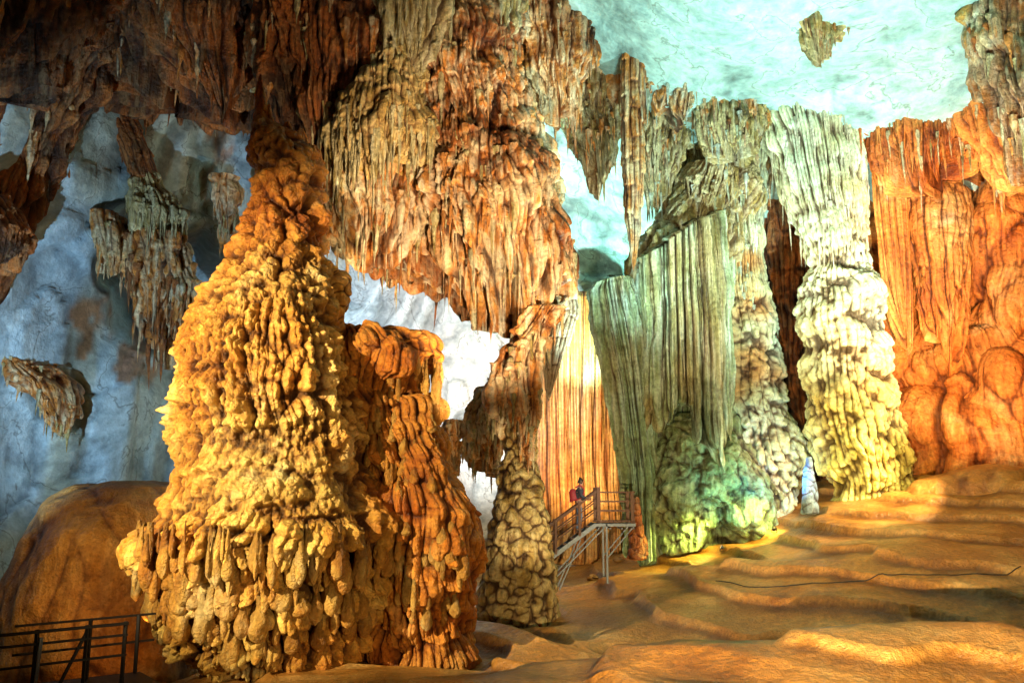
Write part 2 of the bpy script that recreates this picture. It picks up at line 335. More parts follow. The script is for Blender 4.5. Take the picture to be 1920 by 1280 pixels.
# ------------------------------------------------------------- floor
def H(x,y):
    x=np.asarray(x,np.float32); y=np.asarray(y,np.float32)
    P=np.stack([x,y,0*x],-1)
    s=np.clip((y-14)/18,0,1.25)
    sp=np.log1p(np.exp(np.clip((x-1)*1.2,-20,20)))/1.2
    h=.245*sp*s+.40*sst(24,30,y)*sst(4.5,9,x)
    h=h-.9*(1-sst(-9.,-5.5,x))
    w=.9*fbm(P*.25,3,12)
    R=sst(-1,4,x)
    yc=y+w+.16*(x-6)
    h=h+R*(.60*np.exp(-((yc-15.9)/1.3)**2)-1.0*np.exp(-((yc-20.2)/2.4)**2))
    a=math.radians(-38); u=x*math.cos(a)+y*math.sin(a); v=-x*math.sin(a)+y*math.cos(a)
    Q=np.stack([u*.07,v*.26,0*u],-1)+fbm(P*.2,3,3)[...,None]*.6
    h=h+.42*(1-np.abs(vn(Q+5))*1.8)*sst(-7,-1,x)+.13*(1-np.abs(vn(Q*2.3+9))*1.6)
    k=h+.32*fbm(P*.35,3,21)+.09*u; st=.55; t=k/st; fr=t-np.floor(t)
    h=h+.36*(st*(np.floor(t)+sst(.82,.98,fr)+.1*fr)-k+.09*u)
    h=h+.04*fbm(P*1.3,5)+.018*(1-np.abs(vn(Q*8+2))*1.6)
    return h-.02
def floor():
    nx,ny=880,760
    x=np.linspace(-22,30,nx)[None,:]+np.zeros((ny,1)); t=np.linspace(0,1,ny)[:,None]; y=3+41*t**1.1+0*x
    z=H(x,y); P=np.stack([x,y,z],-1)
    hp=z-boxblur(z,8,False); cav=.5+.5*sst(-2.0,-.2,hp/hp.std())  # hollows and ledge feet darkened: shade and staining in the colour
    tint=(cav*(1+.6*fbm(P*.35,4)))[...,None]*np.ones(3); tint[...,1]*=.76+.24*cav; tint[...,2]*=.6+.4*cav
    me=raw_mesh('floor',P.reshape(-1,3),gridq(ny,nx,False),tint); o=mobj('floor',me,M['floor']); tag(o,'rippled orange flowstone floor of the cave','ground',kind='structure')
floor()
def hz(x,y): return float(H(np.array([x]),np.array([y]))[0])
print('setting',time.time()-T0)
# ------------------------------------------------------------- giant stalagmite
g=thing('giant_stalagmite','enormous golden stalagmite with knobbly top and skirts of hanging drips, left of centre','stalagmite',at(490,1200,20))
rows=[(158,487,494),(195,482,500),(225,478,508),(245,474,530),(262,476,560),(290,478,590),(335,484,600),(380,476,600),(430,458,600),(470,446,596),(520,430,612),(570,404,630),(620,380,642),(680,360,660),(740,346,676),(800,338,692),(860,332,706),(905,322,722),(950,304,732),(990,282,736),(1020,272,732),(1050,302,708),(1100,316,696),(1140,320,685),(1175,330,672),(1215,340,660),(1250,350,650)]
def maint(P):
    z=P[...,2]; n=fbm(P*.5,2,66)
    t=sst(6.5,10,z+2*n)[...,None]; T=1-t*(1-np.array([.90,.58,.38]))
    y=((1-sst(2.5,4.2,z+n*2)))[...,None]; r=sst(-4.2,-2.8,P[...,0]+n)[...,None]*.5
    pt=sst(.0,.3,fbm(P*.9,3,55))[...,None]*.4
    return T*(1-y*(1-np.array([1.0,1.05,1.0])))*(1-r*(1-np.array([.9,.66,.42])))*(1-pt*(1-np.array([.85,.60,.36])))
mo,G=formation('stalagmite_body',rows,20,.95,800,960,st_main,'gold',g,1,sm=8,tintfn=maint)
def droplets(name,items,mat,parent):
    nv,nt=14,12; v=np.linspace(0,1,nv)[:,None]; th=np.linspace(0,2*PI,nt,endpoint=False)[None,:]
    r=np.where(v<.7,.35+.65*sst(0,.7,v),np.sqrt(np.clip(1-((v-.7)/.3)**2,0,1)))
    Vs=[];Qs=[];Ts=[];b=0
    for (p,rad,L,k) in items:
        lump=1+.45*vn(np.stack([np.cos(th)*1.3+k*3.1+0*v,np.sin(th)*1.3+0*v,v*4+0*th],-1))
        P=np.stack([p[0]+rad*r*np.cos(th)*lump,p[1]+rad*r*np.sin(th)*lump,p[2]-v*L+0*th],-1)
        Vs.append(P.reshape(-1,3)); Qs.append(gridq(nv,nt,True,b,flip=True)); b+=nv*nt
        sh=(.42+.55*v+0*th)[...,None]*np.array([1,.95,.88])*(.75+.35*R1[(k*31)&4095]); Ts.append(sh.reshape(-1,3))
    V=np.concatenate(Vs)-np.array(parent.location); me=raw_mesh(name,V,np.concatenate(Qs),np.concatenate(Ts))
    return mobj(name,me,M[mat],parent)
def ring(G,zl,n,rad,L,out=0.1,jz=.15,arc=(-PI,0)):
    it=[]
    for k in range(n):
        z=zl+random.uniform(-jz,jz); r=float(np.interp(z,G['z'],G['r'])); cx=float(np.interp(z,G['z'],G['cx']))
        t=random.uniform(arc[0]-.4,arc[1]+.4); R=r+out+.25*random.random(); rd=rad[0]+(rad[1]-rad[0])*random.random()**1.8
        it.append(((cx+R*math.cos(t),G['Y']+G['ratio']*R*math.sin(t),z+.3),rd,random.uniform(*L)*(.7+rd*2),random.randrange(4000)))
    return it
zof=lambda py:at(490,py,20).z
droplets('drip_skirt',ring(G,zof(1015),100,(.04,.16),(.5,1.5),-.1,.25)+ring(G,zof(1060),70,(.05,.18),(.4,1.2),-.05,.3)+ring(G,zof(1105),80,(.05,.2),(.4,1.0),.0,.3)+ring(G,zof(1140),90,(.05,.16),(.4,1.0),.0,.3),'gold',g)
rt=lambda P: np.array([.86,.58,.35])*np.ones(P.shape)
o,G2=formation('side_ledge',[(614,640,712),(628,640,765),(645,635,812),(668,640,828),(690,640,812),(715,645,770),(750,650,745),(810,650,735)],20.5,.9,320,240,st_base,'gold',g,4,.8,sm=8,tintfn=rt)
it=[]
for k in range(38):
    p=at(random.uniform(720,828),random.uniform(655,705),20.3+random.uniform(-.6,.5)); it.append((tuple(p),random.uniform(.04,.10),random.uniform(.3,1.0),k*17))
droplets('ledge_drips',it,'gold',g)
o,G3=formation('side_buttress',[(735,640,740),(762,650,822),(790,660,812),(830,670,826),(880,670,850),(915,675,876),(960,680,890),(1010,685,892),(1060,690,888),(1110,695,880),(1160,700,875),(1220,705,880),(1260,705,880)],20.7,.9,460,480,st_base,'gold',g,6,1.0,sm=8,tintfn=rt)
droplets('buttress_drips',[(tuple(Vector([float(a) for a in G3['P'][int(random.uniform(.25,.9)*479),random.randrange(140,330)]])+Vector((0,.05,.1))),random.uniform(.04,.12),random.uniform(.3,.9),k*13) for k in range(90)],'gold',g)
o,G4=formation('side_spur',[(505,625,640),(525,615,655),(560,610,652),(600,620,645),(640,630,650)],20.2,.8,140,120,st_knob,'gold',g,7,.6)
for (a,b,c,s) in (((228,537,541),(245,531,547),(300,526,552),3),((240,562,566),(256,554,574),(310,550,582),4),((140,487,490),(190,482,498),(280,476,508),5),((272,588,592),(285,580,600),(330,573,606),6),((195,503,506),(230,498,514),(290,494,520),8)):
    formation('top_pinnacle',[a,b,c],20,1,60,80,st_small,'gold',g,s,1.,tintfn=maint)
# ------------------------------------------------------------- hanging masses
HG='stalactite masses hanging from the ceiling'
def HM(name,label,*a,**k): return hang(name,label,'stalactites',*a,**k)
def patch(P):
    e=sst(.02,.22,fbm(P*.5,4,71))[...,None]; f=sst(.12,.28,fbm(P*.4,4,171))[...,None]
    return (1-e*(1-np.array([.55,.42,.34])))*(1-f*(1-np.array([.92,1.2,1.4])))
HM('hanging_rock','huge continuous backing mass of brown rock behind all the central stalactites',[(-190,430,960),(60,450,950),(150,480,965),(250,520,995),(340,580,1030),(400,605,1036),(450,640,1030),(490,790,1015),(520,860,980)],29.5,.5,'rust',98,(.5,1.7),(.06,.2),10,group=HG,style=st_rug,nt=600,nz=420,zr=(0,.8),bias=1.2,mats=['rust','dark','olive'],tintfn=patch)
HM('hanging_rock','broad black brown ceiling rock filling the upper left corner',[(-190,-200,560),(20,-150,530),(90,-120,500),(130,60,480),(165,220,460)],29.5,.5,'dark',98,(.4,1.9),(.06,.2),9,group=HG,style=st_mass,nt=480,nz=240,zr=(0,.9),bias=1.2,mats=['dark','rust'])
HM('hanging_rock','near black rock at the extreme top left corner of the cave',[(-150,-300,200),(30,-300,160),(80,-300,110),(125,-300,60)],24,.6,'dark',60,(.3,1.2),(.05,.15),44,group=HG,style=st_rug,zr=(0,.9),bias=1.2,mats=['dark','dark','rust'])
HM('hanging_rock','brown crust of rock jutting from the left edge of the blue wall',[(370,-200,0),(400,-200,40),(440,-200,62),(480,-200,50),(500,-200,20)],26.2,.8,'dark',40,(.3,.9),(.05,.12),45,group=HG,style=st_rug,zr=(0,.9),bias=1.2,mats=['dark','rust'],amp=.5)
HM('hanging_rock','dark brown ridge of rock running down the upper left edge over the blue wall',[(-150,40,320),(0,60,280),(100,80,225),(180,60,170),(260,30,120),(360,-20,80),(440,-40,40),(460,-30,20)],28,1.2,'dark',60,(.4,1.6),(.06,.2),11,group=HG,zr=(0,.9),bias=1,mats=['dark','rust'])
HM('stalactite_cluster','dark brown fringe of stalactites above the pale blue wall, top left',[(-150,225,520),(0,235,505),(60,250,490),(110,300,475),(145,340,470),(170,400,440)],28,1,'dark',80,(.3,1.3),(.06,.18),12,group=HG,zr=(0,.9),bias=1,mats=['dark','rust','dark'])
HM('stalactite_cluster','wide dark mass of stalactites at the top behind the tip of the giant stalagmite',[(-200,450,800),(0,470,790),(120,480,770),(200,500,750),(280,560,700)],27,.7,'dark',98,(.5,2.2),(.06,.2),13,group=HG,zr=(0,.9),bias=1,mats=['dark','rust','olive'])
HM('stalactite_cluster','pale olive bunch of long stalactites at the top edge, centre left',[(-100,700,845),(0,715,838),(50,730,818),(80,755,790)],25.5,.7,'olive',70,(.5,1.8),(.05,.13),14,group=HG,zr=(0,.9),bias=1)
HM('stalactite_cluster','narrow cream bunch of stalactites at the top edge beside the teal ceiling',[(-80,865,985),(40,880,970),(80,895,958),(110,915,940)],27,.7,'olive',60,(.5,1.8),(.05,.13),15,group=HG,zr=(0,.9),bias=1)
HM('hanging_rock','big rust brown bulging rock hanging above the white wall',[(-100,730,980),(50,740,975),(150,750,985),(230,770,1005),(300,790,1020),(360,820,1030),(410,850,1025),(440,890,990)],27.5,.7,'rust',98,(.4,1.8),(.04,.14),16,group=HG,zr=(0,.95),bias=.9,style=st_rug,nt=340,nz=340,mats=['rust','rust','olive'],amp=.9,tintfn=patch)
HM('stalactite_cluster','olive cream dome with a long comb of thin stalactites right of the stalagmite top',[(40,690,750),(120,675,775),(190,645,795),(235,618,808),(270,610,812),(295,625,800),(310,650,770)],26,.9,'olive',98,(.7,1.8),(.04,.10),17,group=HG,zr=(0,.4),bias=1.3,rag=.8,tintfn=lambda P:np.array([.9,.78,.6])*np.ones(P.shape),style=st_rug,amp=.7,nt=300)
HM('stalactite_cluster','mixed rust and cream fringe of stalactites just right of the stalagmite neck',[(290,620,790),(360,605,790),(395,615,790),(420,640,770),(440,670,730)],27,.7,'rust',98,(.3,1.5),(.04,.12),18,group=HG,zr=(0,.8),bias=1.2,mats=['rust','olive','rust'],rag=.9,tintfn=patch)
HM('stalactite_cluster','bright orange mass of stalactites ending in jagged points over the white wall',[(260,840,990),(320,810,1025),(380,800,1042),(430,815,1045),(460,840,1042),(490,862,1036),(520,885,1030)],26.8,.6,'rust',98,(.4,2.2),(.04,.14),19,group=HG,zr=(0,.95),bias=1.2,nt=340,nz=260,mats=['rust','rust','olive'],rag=2.0,style=st_rug,amp=.9,tintfn=patch)
HM('stalactite_cluster','thin pointed stalactites lining the lower edge of the central brown mass',[(420,650,1030),(460,680,1025),(490,780,1010),(505,850,1000)],28.3,.5,'rust',98,(.4,1.8),(.03,.09),46,group=HG,zr=(0,.6),bias=1.0,nt=300,mats=['rust','olive','rust'],rag=1.2,style=st_rug,amp=.6)
HM('stalactite_cluster','orange and brown stalactite mass under the upper edge of the teal ceiling',[(-50,940,1110),(60,955,1120),(110,965,1115),(160,985,1095),(200,1020,1080)],30,.7,'rust',90,(.3,1.5),(.04,.12),20,group=HG,zr=(0,.9),bias=1.1,rag=.9,tintfn=patch)
HM('stalactite_cluster','long band of orange and grey stalactites along the lower edge of the teal ceiling',[(20,1060,1480),(80,1080,1470),(125,1120,1455),(165,1180,1440),(200,1240,1430)],31.5,.45,'rust',98,(.3,1.5),(.04,.13),40,group=HG,zr=(0,.95),bias=1.0,mats=['rust','olive','green'],rag=1.2,style=st_rug,amp=.8,nt=420,tintfn=patch)
HM('stalactite_cluster','tan fan of stalactites hanging under the teal ceiling at the top centre right',[(20,1200,1340),(80,1205,1310),(120,1215,1280),(150,1225,1260)],30.6,.6,'rust',60,(.3,1.2),(.04,.10),21,group=HG,zr=(0,.9),bias=1.1,mats=['rust','olive'],rag=.5)
HM('stalactite_cluster','grey green clump of small stalactites behind the single long stalactite',[(100,1180,1340),(180,1190,1320),(250,1200,1290),(310,1210,1260),(350,1220,1250)],33,.6,'olive',98,(.3,1.4),(.04,.12),22,group=HG,zr=(0,.9),bias=1.1,mats=['olive','green','rust'],rag=.8,style=st_rug,amp=.6)
HM('stalactite_cluster','small mottled clump of stalactites on the teal wall left of the long stalactite',[(100,1000,1200),(180,1035,1180),(240,1065,1165),(285,1090,1150),(310,1110,1135)],33,.8,'olive',98,(.3,1.3),(.04,.12),41,group=HG,zr=(0,.95),bias=1.0,mats=['olive','rust','rust'],rag=1.1,style=st_rug,amp=.7,tintfn=patch)
HM('stalactite_cluster','greenish brown knot of stalactites left of the white column top',[(100,1270,1440),(180,1290,1450),(230,1300,1440),(270,1330,1425)],31.5,.6,'olive',80,(.3,1.2),(.04,.12),23,group=HG,zr=(0,.9),bias=1.1,mats=['olive','green','rust'],rag=.7,style=st_rug,amp=.6)
HM('stalactite_cluster','broad green tinted stalactite mass capping the stone curtains',[(120,1200,1420),(230,1210,1440),(300,1225,1450),(360,1250,1440),(400,1285,1420),(430,1310,1400)],34.6,.5,'olive',98,(.4,1.6),(.05,.15),24,group=HG,zr=(0,.95),bias=1.1,mats=['green','olive','rust'],style=st_rug,amp=.8,nt=360,nz=280,tintfn=patch)
HM('stalactite_cluster','small lone orange and green stalactite clump on the bright ceiling',[(-80,1420,1640),(0,1470,1600),(40,1495,1578),(70,1510,1562),(90,1522,1552)],25.6,.8,'olive',50,(.3,.9),(.04,.10),25,group=HG,zr=(0,.8),bias=1.1,mats=['rust','olive'],rag=.5)
HM('stalactite_cluster','orange brown stalactite mass in the upper right corner',[(-80,1800,2040),(60,1825,2040),(140,1850,2040),(210,1880,2040),(270,1910,2000)],24,.6,'rust',80,(.4,1.8),(.04,.13),26,group=HG,zr=(0,.95),bias=1.1,mats=['rust','olive','orange'],tintfn=patch)
HM('stalactite_cluster','pale orange shelf of stalactites right of the white column',[(60,1560,2000),(160,1590,1960),(220,1620,1920),(280,1640,1890),(315,1670,1850)],31.2,.5,'orange',98,(.4,2.2),(.04,.12),27,group=HG,zr=(0,.95),bias=1.1,mats=['orange','olive','rust'],rag=1.0,style=st_rug,amp=.7,nt=380,tintfn=patch)
HM('stalactite_cluster','orange stalactite fringe at the right edge above the bulging flowstone',[(80,1760,2050),(230,1790,2050),(280,1830,2050),(320,1880,2040)],29.5,.6,'orange',98,(.4,1.6),(.05,.14),28,group=HG,zr=(0,.9),bias=1.1,mats=['orange','rust'],rag=.9)
HM('hanging_rock','brown log shaped rock hanging on the blue wall',[(190,215,240),(240,215,258),(290,232,282),(345,255,296)],31.3,1.6,'dark',8,(.3,.6),(.06,.1),29,nt=80,nz=90,style=st_small,rag=0)
HM('stalactite_cluster','pale wing shaped stalactite fan over the dark hollow in the blue wall',[(322,262,285),(345,252,305),(380,248,330),(410,250,350),(425,258,345)],31.2,1.,'olive',60,(.6,1.7),(.05,.1),30,zr=(0,.6),bias=1,nt=160,nz=140)
HM('stalactite_cluster','dark red stalactite group hanging inside the hollow of the blue wall',[(440,225,350),(510,240,372),(560,258,378),(600,272,355),(630,290,335)],31.8,1.,'rust',60,(.5,1.7),(.07,.16),31,zr=(0,.9),bias=1.1,nt=180,nz=160,mats=['rust','dark'])
HM('stalactite_cluster','brown rock with drips low on the left edge of the blue wall',[(600,-60,0),(650,-20,40),(690,30,100),(720,60,132),(760,92,138),(790,115,136)],30.6,2.2,'rust',50,(.3,.9),(.04,.10),32,zr=(0,.8),bias=1,nt=180,nz=180,mats=['olive','rust'],rag=.5)
HM('stalactite_cluster','small tan drips attached high on the blue wall behind the giant stalagmite',[(330,395,440),(370,400,445),(410,410,440),(440,418,432)],31.5,1.2,'rust',30,(.3,.9),(.04,.10),42,zr=(0,.9),bias=1,nt=120,nz=100,mats=['olive','rust'],rag=.4)
HM('stalactite_cluster','narrow row of tan drips at mid height on the blue wall',[(400,175,225),(440,180,232),(470,192,228),(490,200,220)],30.9,1.6,'rust',30,(.3,.9),(.04,.10),43,zr=(0,.9),bias=1,nt=120,nz=100,mats=['olive','rust'],rag=.4)
HM('stalactite_cluster','ragged orange rock with stalactites above the small grey stalagmite',[(570,1005,1050),(620,975,1030),(660,945,1020),(705,925,1012),(750,922,1008),(785,932,1003),(815,945,992)],26.1,.9,'rust',90,(.3,1.0),(.04,.11),33,group=HG,zr=(0,.9),bias=1.0,nt=220,nz=220,mats=['olive','rust'],rag=.8)
HM('stalactite_cluster','brown stalactite clump between the gold stalagmite flank and the small stalagmite',[(720,905,970),(760,880,945),(800,868,935),(835,882,930),(855,900,925)],31,.7,'rust',50,(.3,1.1),(.05,.12),34,zr=(0,.9),bias=1.1,nt=180,nz=160,mats=['rust','olive'],rag=.6)
HM('stalactite_cluster','small rust stalactite lump just above the gold buttress',[(785,835,862),(815,825,866),(850,828,866),(880,850,862)],29,.7,'rust',25,(.3,.9),(.05,.12),35,zr=(0,.9),bias=1.1,nt=100,nz=100,rag=.4)
t=thing('long_stalactite','single very long thin orange stalactite in front of the teal wall','stalactite',at(1185,190,30)); formation('stalactite_shaft',[(60,1165,1212),(200,1166,1208),(300,1166,1208),(400,1173,1202),(460,1180,1196),(508,1186,1189)],30,1,90,240,st_small,'rust',t,36)
t=thing('pale_stalactite','large pale pink pointed stalactite above the amber drapery','stalactite',at(1065,500,29)); formation('stalactite_shaft',[(430,990,1045),(500,1020,1070),(580,1042,1084),(640,1030,1066),(700,1022,1044),(752,1026,1029)],29,.7,140,200,st_small,'white',t,37,tintfn=lambda P:np.array([1,.78,.66])*np.ones(P.shape))
print('hang',time.time()-T0)
# ------------------------------------------------------------- columns and curtains
def FT(name,label,cat,part,*a,**k):
    rows,Y=a[0],a[1]; b=max(rows,key=lambda q:q[0]); t=thing(name,label,cat,at((b[1]+b[2])/2,b[0],Y),k.pop('group',None))
    o,G=formation(part,a[0],a[1],a[2],a[3],a[4],a[5],a[6],t,**k); return t,G
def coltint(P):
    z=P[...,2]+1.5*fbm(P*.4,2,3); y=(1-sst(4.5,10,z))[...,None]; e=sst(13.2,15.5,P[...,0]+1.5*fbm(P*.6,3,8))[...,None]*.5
    T=np.array([.86,1.0,.90])*(1-y)+y*np.array([1.05,.93,.40]); return T*(1-e*(1-np.array([.95,.6,.35])))  # mint above, yellow below: lamp colours put into the column tint
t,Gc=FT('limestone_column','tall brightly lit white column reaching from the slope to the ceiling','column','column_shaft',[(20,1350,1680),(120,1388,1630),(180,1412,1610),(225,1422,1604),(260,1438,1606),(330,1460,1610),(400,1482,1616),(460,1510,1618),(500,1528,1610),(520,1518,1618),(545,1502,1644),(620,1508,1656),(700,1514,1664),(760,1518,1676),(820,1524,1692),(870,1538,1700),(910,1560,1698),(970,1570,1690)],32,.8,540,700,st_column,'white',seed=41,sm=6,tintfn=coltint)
fringe(t,Gc,98,(.5,2.0),(.03,.08),'white',(.5,.8),1)
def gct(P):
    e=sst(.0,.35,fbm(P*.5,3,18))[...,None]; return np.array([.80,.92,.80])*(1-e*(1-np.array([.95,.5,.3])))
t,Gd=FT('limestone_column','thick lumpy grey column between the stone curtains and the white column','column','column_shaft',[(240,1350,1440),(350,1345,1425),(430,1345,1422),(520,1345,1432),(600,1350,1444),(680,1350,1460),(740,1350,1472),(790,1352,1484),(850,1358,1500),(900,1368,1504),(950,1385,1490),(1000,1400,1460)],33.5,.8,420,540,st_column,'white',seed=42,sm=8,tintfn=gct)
fringe(t,Gd,60,(.4,1.4),(.04,.1),'green',(.5,.9),1)
CG='fluted stone curtains'
def ct(P):
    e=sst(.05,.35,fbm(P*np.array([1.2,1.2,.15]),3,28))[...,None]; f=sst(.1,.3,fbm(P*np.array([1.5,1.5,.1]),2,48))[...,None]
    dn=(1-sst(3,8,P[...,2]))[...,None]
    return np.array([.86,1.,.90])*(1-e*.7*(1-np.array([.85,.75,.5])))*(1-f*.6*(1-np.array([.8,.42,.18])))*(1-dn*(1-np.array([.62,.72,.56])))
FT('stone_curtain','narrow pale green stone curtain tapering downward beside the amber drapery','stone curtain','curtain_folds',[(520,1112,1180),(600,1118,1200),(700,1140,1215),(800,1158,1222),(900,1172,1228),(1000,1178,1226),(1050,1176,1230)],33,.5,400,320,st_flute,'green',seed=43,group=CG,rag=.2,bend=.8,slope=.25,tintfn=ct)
FT('stone_curtain','dark green stone curtain low behind the long white folds','stone curtain','curtain_folds',[(560,1190,1275),(700,1195,1300),(840,1215,1320),(960,1225,1340),(1010,1230,1320)],34,.4,340,260,st_flute,'green',seed=44,group=CG,rag=.3,tintfn=lambda P:np.array([.45,.54,.36])*np.ones(P.shape))
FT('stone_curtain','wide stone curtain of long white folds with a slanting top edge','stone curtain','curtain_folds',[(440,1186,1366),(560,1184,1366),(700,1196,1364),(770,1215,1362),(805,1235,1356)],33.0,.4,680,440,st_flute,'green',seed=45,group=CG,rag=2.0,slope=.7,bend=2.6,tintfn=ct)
HM('stalactite_cluster','row of short stalactites on the slanting upper edge of the stone curtains',[(300,1310,1420),(360,1275,1420),(420,1245,1390),(460,1210,1360),(490,1185,1300)],33.0,.7,'olive',98,(.3,1.8),(.04,.1),39,group=HG,zr=(0,.9),bias=1,mats=['green','olive'],rag=1.0,style=st_rug,amp=.8)
FT('flowstone_mound','dark green flowstone mound below the stone curtains','flowstone','mound_body',[(770,1285,1380),(810,1250,1395),(850,1222,1415),(890,1208,1440),(940,1212,1465),(985,1225,1450),(1030,1240,1420)],33.2,.7,420,340,st_lump,'green',seed=46,amp=.8,tintfn=lambda P:(np.array([.36,.50,.33])+np.array([.25,.0,-.1])*fbm(P*.8,2,4)[...,None])*np.ones(P.shape))
FT('amber_drapery','tall glowing amber drapery with vertical stripes behind the staircase','drapery','drapery_folds',[(545,1010,1150),(600,1005,1160),(750,1000,1180),(850,1000,1180),(985,995,1185),(1060,990,1190)],38,.25,380,240,st_fine,'amber',seed=47,tintfn=lambda P:(1-.6*(1-sst(1.0,2.4,P[...,0]))[...,None])*np.ones(P.shape))
FT('small_stalagmite','small knobbly grey brown stalagmite left of the staircase','stalagmite','stalagmite_body',[(680,950,996),(790,946,996),(850,942,1004),(900,936,1014),(960,926,1024),(1020,914,1034),(1065,904,1038),(1110,900,1040),(1150,896,1044),(1190,890,1050)],26.3,.9,380,460,st_knob,'olive',seed=48,amp=.7,tintfn=lambda P:np.array([.80,.68,.50])*np.ones(P.shape))
FT('thin_stalagmite','thin dark stalagmite standing right of the staircase platform','stalagmite','stalagmite_body',[(930,1190,1198),(960,1184,1203),(1000,1180,1208),(1050,1176,1214)],31.3,.9,120,120,st_knob,'dark',seed=49,amp=.4)
FT('blue_stalagmite','little bluish white stalagmite at the foot of the white column','stalagmite','stalagmite_body',[(855,1513,1521),(885,1507,1526),(915,1505,1530),(965,1502,1534)],30.3,.9,90,100,st_knob,'white',seed=50,amp=.35,tintfn=lambda P:np.array([.4,.7,1.3])*np.ones(P.shape))  # white calcite with blue lamp light put into its tint
FT('dark_column','dark rust column in shadow behind the white column','column','column_shaft',[(320,1420,1540),(500,1432,1530),(650,1440,1540),(800,1455,1550),(940,1470,1560)],36.5,.6,240,320,st_hang,'dark',seed=51,amp=.6)
OG='orange flowstone bulges on the right wall'
FT('flowstone_bulge','recessed wide orange wall behind the other bulges right of the white column','flowstone','bulge_body',[(60,1560,2150),(280,1580,2140),(500,1590,2140),(700,1600,2140),(900,1620,2140),(980,1640,2140)],35,.25,500,500,st_bulge,'orange',seed=55,group=OG)
FT('flowstone_bulge','pale orange dome with dripping folds high on the right wall','flowstone','bulge_body',[(335,1735,1795),(365,1705,1815),(420,1700,1820),(500,1712,1818),(580,1725,1812),(640,1745,1800)],32.4,.9,280,300,st_hang,'orange',seed=52,group=OG,amp=.4,rag=1.2,tintfn=lambda P:np.array([1.05,1.15,1.3])*np.ones(P.shape))
FT('flowstone_bulge','tall deep orange bulge at the right edge under the stalactite fringe','flowstone','bulge_body',[(290,1840,1950),(360,1822,1985),(460,1815,2000),(560,1820,2000),(620,1840,1990),(650,1860,1980)],32.7,.8,320,340,st_bulge,'orange',seed=53,group=OG,rag=.3,amp=.6)
FT('flowstone_bulge','broad lower tier of orange flowstone right of the white column','flowstone','bulge_body',[(610,1730,1860),(640,1670,1960),(720,1660,2060),(800,1650,2080),(870,1660,2080),(950,1680,2080)],33.6,.5,420,360,st_bulge,'orange',seed=54,group=OG,amp=.9)
FT('flowstone_bulge','rounded orange lobe low on the right wall in front of the lower tier','flowstone','bulge_body',[(640,1880,1940),(670,1840,2000),(730,1820,2030),(800,1830,2040),(880,1850,2040),(940,1860,2040)],32.2,.8,260,240,st_bulge,'orange',seed=59,group=OG,amp=.5)
FT('stone_curtain','long cream stone curtain hanging right of the white column','stone curtain','curtain_folds',[(240,1635,1690),(380,1640,1698),(480,1650,1704),(560,1662,1706),(630,1692,1705)],32.3,.5,200,220,st_flute,'orange',seed=56,group=CG,amp=.35,rag=.6,tintfn=lambda P:np.array([1.05,1.2,1.4])*np.ones(P.shape))
FT('flowstone_mound','low pale orange ledge of flowstone on the slope at the right edge','flowstone','mound_body',[(878,1820,2000),(890,1770,2060),(908,1725,2080),(940,1700,2090),(980,1690,2090)],30,.5,240,130,st_smooth,'floor',seed=57,amp=.5)
FT('rounded_mound','large smooth orange brown mound behind the lower left railing','flowstone','mound_body',[(900,215,270),(915,150,320),(945,95,345),(1000,50,370),(1070,20,390),(1150,0,400),(1230,-15,400),(1290,-20,400)],24,.9,300,280,st_smooth,'mound',seed=58)
print('cols',time.time()-T0)
# ------------------------------------------------------------- boxes / bars
def bar(bm,a,b,w,h=None):
    a=Vector(a);b=Vector(b);h=h or w; d=(b-a); L=d.length; q=d.to_track_quat('Z','Y')
    r=bmesh.ops.create_cube(bm,size=1)
    for v in r['verts']: v.co=a+q@Vector((v.co.x*w,v.co.y*h,(v.co.z+.5)*L))
def box(bm,c,s):
    r=bmesh.ops.create_cube(bm,size=1)
    for v in r['verts']: v.co=Vector((c[0]+v.co.x*s[0],c[1]+v.co.y*s[1],c[2]+v.co.z*s[2]))
def part(name,fn,mat,parent,bev=.006,**kw):
    bm=bmesh.new(); fn(bm)
    if bev: bmesh.ops.bevel(bm,geom=list(bm.edges),offset=bev,segments=1,affect='EDGES')
    bmesh.ops.translate(bm,verts=bm.verts,vec=-parent.location)
    me=bpy.data.meshes.new(name); bm.to_mesh(me); bm.free(); return mobj(name,me,M[mat],parent)
def tube(name,pts,r,mat,parent=None,ns=6):
    cu=bpy.data.curves.new(name,'CURVE'); cu.dimensions='3D'; s=cu.splines.new('POLY'); s.points.add(len(pts)-1)
    for p,q in zip(s.points,pts): p.co=(*q,1)
    cu.bevel_depth=r; cu.bevel_resolution=2
    o=bpy.data.objects.new(name,cu); COL.objects.link(o); dg=bpy.context.evaluated_depsgraph_get()
    me=bpy.data.meshes.new_from_object(o.evaluated_get(dg)); bpy.data.objects.remove(o); bpy.data.curves.remove(cu)
    for p in me.polygons: p.use_smooth=True
    me.materials.clear(); return mobj(name,me,M[mat],parent)
SX=2.72; DZ=2.27; y0,y1=29.4,30.6
st=thing('viewing_platform','wooden stair and platform with railings on a grey steel frame','platform',(SX,30,hz(SX,30)))
part('deck',lambda bm:[box(bm,(SX+.07+.14*i,30,DZ-.02),(.13,1.3,.04)) for i in range(9)],'wood',st)
NS=8
for i in range(NS):
    part('stair_tread',lambda bm:box(bm,(SX-.13-.26*i,30,DZ-.19*(i+1)-.02),(.27,1.2,.04)),'wood',st)
